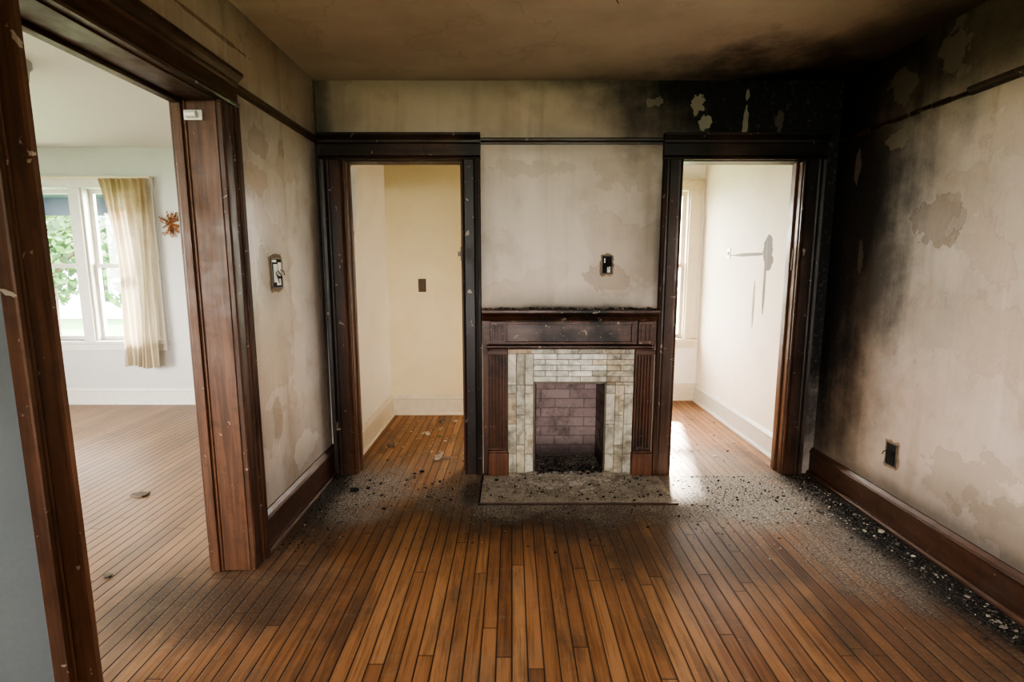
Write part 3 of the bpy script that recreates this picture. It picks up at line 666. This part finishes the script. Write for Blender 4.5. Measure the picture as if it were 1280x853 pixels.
# ------------------------------------------------------------------ windows
def window(name, xa, xb, Yf, n, mat, th=.15, z0=.66, z1=2.16, inward=-1, glass=True):
    e = empty(name, ((xa + xb) / 2, Yf, 0)); cw = .11
    b = B()
    b.box(xa - cw, xa, Yf, Yf + inward * .025, z0, z1 + .0); b.box(xb, xb + cw, Yf, Yf + inward * .025, z0, z1)
    b.box(xa - cw - .01, xb + cw + .01, Yf, Yf + inward * .03, z1, z1 + .09); b.box(xa - cw - .02, xb + cw + .02, Yf, Yf + inward * .04, z1 + .09, z1 + .11)
    b.build('casing', mat, e, .003)
    b = B(); b.box(xa - cw - .02, xb + cw + .02, Yf - inward * .05, Yf + inward * .05, z0 - .03, z0); b.box(xa - cw, xb + cw, Yf, Yf + inward * .02, z0 - .1, z0 - .03); b.build('stool_and_apron', mat, e, .003)
    wn = (xb - xa - .12 * (n - 1)) / n; yb = -inward
    bs, bg = B(), B()
    for i in range(n):
        a = xa + i * (wn + .12); c = a + wn
        if i: bs.box(a - .12, a, Yf + yb * .0, Yf + yb * th, z0, z1); bs.box(a - .11, a - .01, Yf + inward * .022, Yf, z0, z1)
        zm = (z0 + z1) / 2; f = .042
        for (za, zb, dy) in ((zm - .02, z1, .09), (z0, zm + .02, .05)):
            y0_, y1_ = Yf + yb * dy, Yf + yb * (dy + .035)
            bs.box(a, a + f, y0_, y1_, za, zb); bs.box(c - f, c, y0_, y1_, za, zb)
            bs.box(a + f, c - f, y0_, y1_, za, za + f); bs.box(a + f, c - f, y0_, y1_, zb - f, zb)
            bg.box(a + f, c - f, Yf + yb * (dy + .015), Yf + yb * (dy + .019), za + f, zb - f)
        bs.box(a, a + .012, Yf, Yf + yb * .05, z0, z1); bs.box(c - .012, c, Yf, Yf + yb * .05, z0, z1)
    bs.build('sashes', mat, e, .002)
    if glass: bg.build('glass_panes', m_glass, e)
    return e
window('window_1', W1[0], W1[1], LBY, 2, m_wtrim)
window('window_2', W2[0], W2[1], RBY, 2, m_wtrim2)
window('unseen_window_3', -.5, 1.5, FY, 3, m_wtrim, inward=1, glass=False)  # unseen window put behind the camera to let skylight into the main room
window('unseen_window_4', -4.6, -2.6, FY, 3, m_wtrim, inward=1, glass=False)  # unseen window added for more skylight in the left room

ce = empty('curtain', (-3.7, LBY, 2.25))
b = B(); idx = {}; NX, NZ = 90, 40
for j in range(NZ):
    t = j / (NZ - 1); z = 2.235 - 1.83 * t
    xl = -3.95 + .12 * math.sin(min(1, t * 1.3) * 1.7) - .07 * max(0, t - .5); xr = -3.50 + .02 * math.sin(t * 3) - .04 * t
    for i in range(NX):
        s = i / (NX - 1)
        x = xl + (xr - xl) * s + .012 * math.sin(9 * s + 5 * t)
        y = LBY - .095 + .026 * math.sin(s * 42 + 1.3 * math.sin(t * 3)) * (.5 + .5 * t) + .008 * math.sin(s * 19 + t * 4)
        idx[i, j] = len(b.v); b.v.append((x, y, z + (.015 * math.sin(s * 7) if t > .9 else 0)))
for i in range(NX - 1):
    for j in range(NZ - 1): b.f.append((idx[i, j], idx[i + 1, j], idx[i + 1, j + 1], idx[i, j + 1])); b.m.append(0)
b.build('curtain_panel', m_curt, ce, smooth=True)
b = B(); b.cyl((-5.03, LBY - .095, 2.245), (-3.46, LBY - .095, 2.245), .009, n=12); b.cyl((-3.47, LBY - .095, 2.245), (-3.45, LBY - .095, 2.245), .014, n=12)
b.build('curtain_rod', m_wtrim2, ce)

b = B(); r = random.Random(5)
for k in range(24):
    a = r.uniform(-1.4, 4.4); l = r.uniform(.06, .14); p = Vector((-3.34, LBY - .006, 1.82))
    d = Vector((math.cos(a) * .75, -.25 * r.random(), math.sin(a) + .1)).normalized()
    for st in range(4):
        q = p + d * (l / 4); b.cyl(p, q, .0035, n=5); p = q; d = (d + Vector((r.uniform(-.5, .5), r.uniform(-.2, .1), r.uniform(-.3, .4)))).normalized()
        if st > 0: b.poly([p, p + Vector((.014, -.01, .010)), p + Vector((.022, -.012, -.005)), p + Vector((.008, -.004, -.012))])
b.build('dried_flower_spray', m_twig)

# ------------------------------------------------------------------ outdoors
b = B(); b.box(-40, 25, 5.8, 45, -.8, -.7); b.box(-40, 25, -30, -3, -.8, -.7); b.box(-40, -6.2, -3, 5.8, -.8, -.7); b.build('lawn_ground', m_grass)
b = B(); b.box(-6.6, -3.9, 5.75, 7.4, 2.32, 2.42); b.cyl((-6.5, 7.2, -.7), (-6.5, 7.2, 2.32), .07); b.box(-6.6, -3.9, 7.3, 7.4, 2.1, 2.32); b.build('porch_roof', m_roof)
def tree(name, x, y, h, rad, n, seed):
    r = random.Random(seed); e = empty(name, (x, y, -.7)); b = B()
    b.cyl((x, y, -.7), (x + .1, y, h * .5), .12, n=10, r2=.08)
    for k in range(6):
        a = k * 1.05; b.cyl((x + .1, y, h * .45), (x + rad * .7 * math.cos(a), y + rad * .7 * math.sin(a), h * .6 + .5 * r.random()), .05, n=6, r2=.02)
    b.build('trunk', m_bark, e); b = B()
    for k in range(n):
        v = Vector((r.gauss(0, 1), r.gauss(0, 1), r.gauss(0, 1))).normalized() * (r.random() ** .4)
        p = Vector((x, y, h * .66)) + Vector((v.x * rad, v.y * rad, v.z * h * .42)); s = r.uniform(.06, .13)
        u = Vector((r.gauss(0, 1), r.gauss(0, 1), r.gauss(0, 1))).normalized(); w = u.orthogonal().normalized()
        b.poly([p - u * s, p + w * s * .5, p + u * s, p - w * s * .5])
    b.build('leaves', m_leaf, e)
tree('garden_tree', -8.9, 10.0, 2.7, .9, 1100, 1); tree('garden_tree.001', -12.5, 14, 4.2, 1.6, 1500, 2); tree('garden_tree.002', -7.4, 10.2, 2.2, .6, 600, 4)
h = empty('neighbour_house', (-15, 22, -.7))
b = B(); b.box(-26, -14, 21, 28, -.7, 2.2); b.build('siding', m_siding, h)
b = B(); b.prism([(-26.5, 20.6, 2.2), (-26.5, 28.4, 2.2), (-26.5, 24.5, 4.4)], (13, 0, 0)); b.build('roof', m_roof, h)
b = B()
for xx in (-20, -17, -15): b.box(xx, xx + .8, 20.96, 21, .0, 1.5)
b.build('house_windows', m_dark, h)

# ------------------------------------------------------------------ light
w = bpy.data.worlds.new('overcast_sky'); sc.world = w; w.use_nodes = True
bg = w.node_tree.nodes['Background']; bg.inputs[0].default_value = (1., .962, .925, 1); bg.inputs[1].default_value = 17.
def portal(name, c, rot, sx, sy):
    l = bpy.data.lights.new(name, 'AREA'); l.shape = 'RECTANGLE'; l.size = sx; l.size_y = sy; l.cycles.is_portal = True
    o = bpy.data.objects.new(name, l); o.location = c; o.rotation_euler = rot; sc.collection.objects.link(o)
H = math.pi / 2
portal('sky_portal', ((W1[0] + W1[1]) / 2, LBY + .18, 1.41), (-H, 0, 0), 1.34, 1.5)
portal('sky_portal.001', ((W2[0] + W2[1]) / 2, RBY + .18, 1.41), (-H, 0, 0), 1.24, 1.5)
portal('sky_portal.002', (.5, FY - .18, 1.41), (H, 0, 0), 2.0, 1.5)
portal('sky_portal.003', (-3.6, FY - .18, 1.41), (H, 0, 0), 2.0, 1.5)
portal('sky_portal.004', (WX - .18, 1.9, 1.41), (0, -H, 0), 1.5, 2.6)
sl = bpy.data.lights.new('sun', 'SUN'); sl.energy = 30; sl.color = (1, .94, .85); sl.angle = math.radians(4)
so = bpy.data.objects.new('sun', sl); so.rotation_euler = Vector((-.26, -1, -.87)).to_track_quat('-Z', 'Y').to_euler(); so.location = (3, 9, 6); sc.collection.objects.link(so)

cam = bpy.data.cameras.new('camera'); cam.sensor_width = 36; cam.lens = 36 * 650 / 1280; cam.clip_start = .05
co = bpy.data.objects.new('camera', cam); co.location = (0, 0, 1.4055); co.rotation_euler = (math.radians(90 - 8.18), 0, 0); sc.collection.objects.link(co); sc.camera = co
sc.view_settings.view_transform = 'AgX'
sc.view_settings.look = 'AgX - High Contrast'
sc.view_settings.exposure = .88
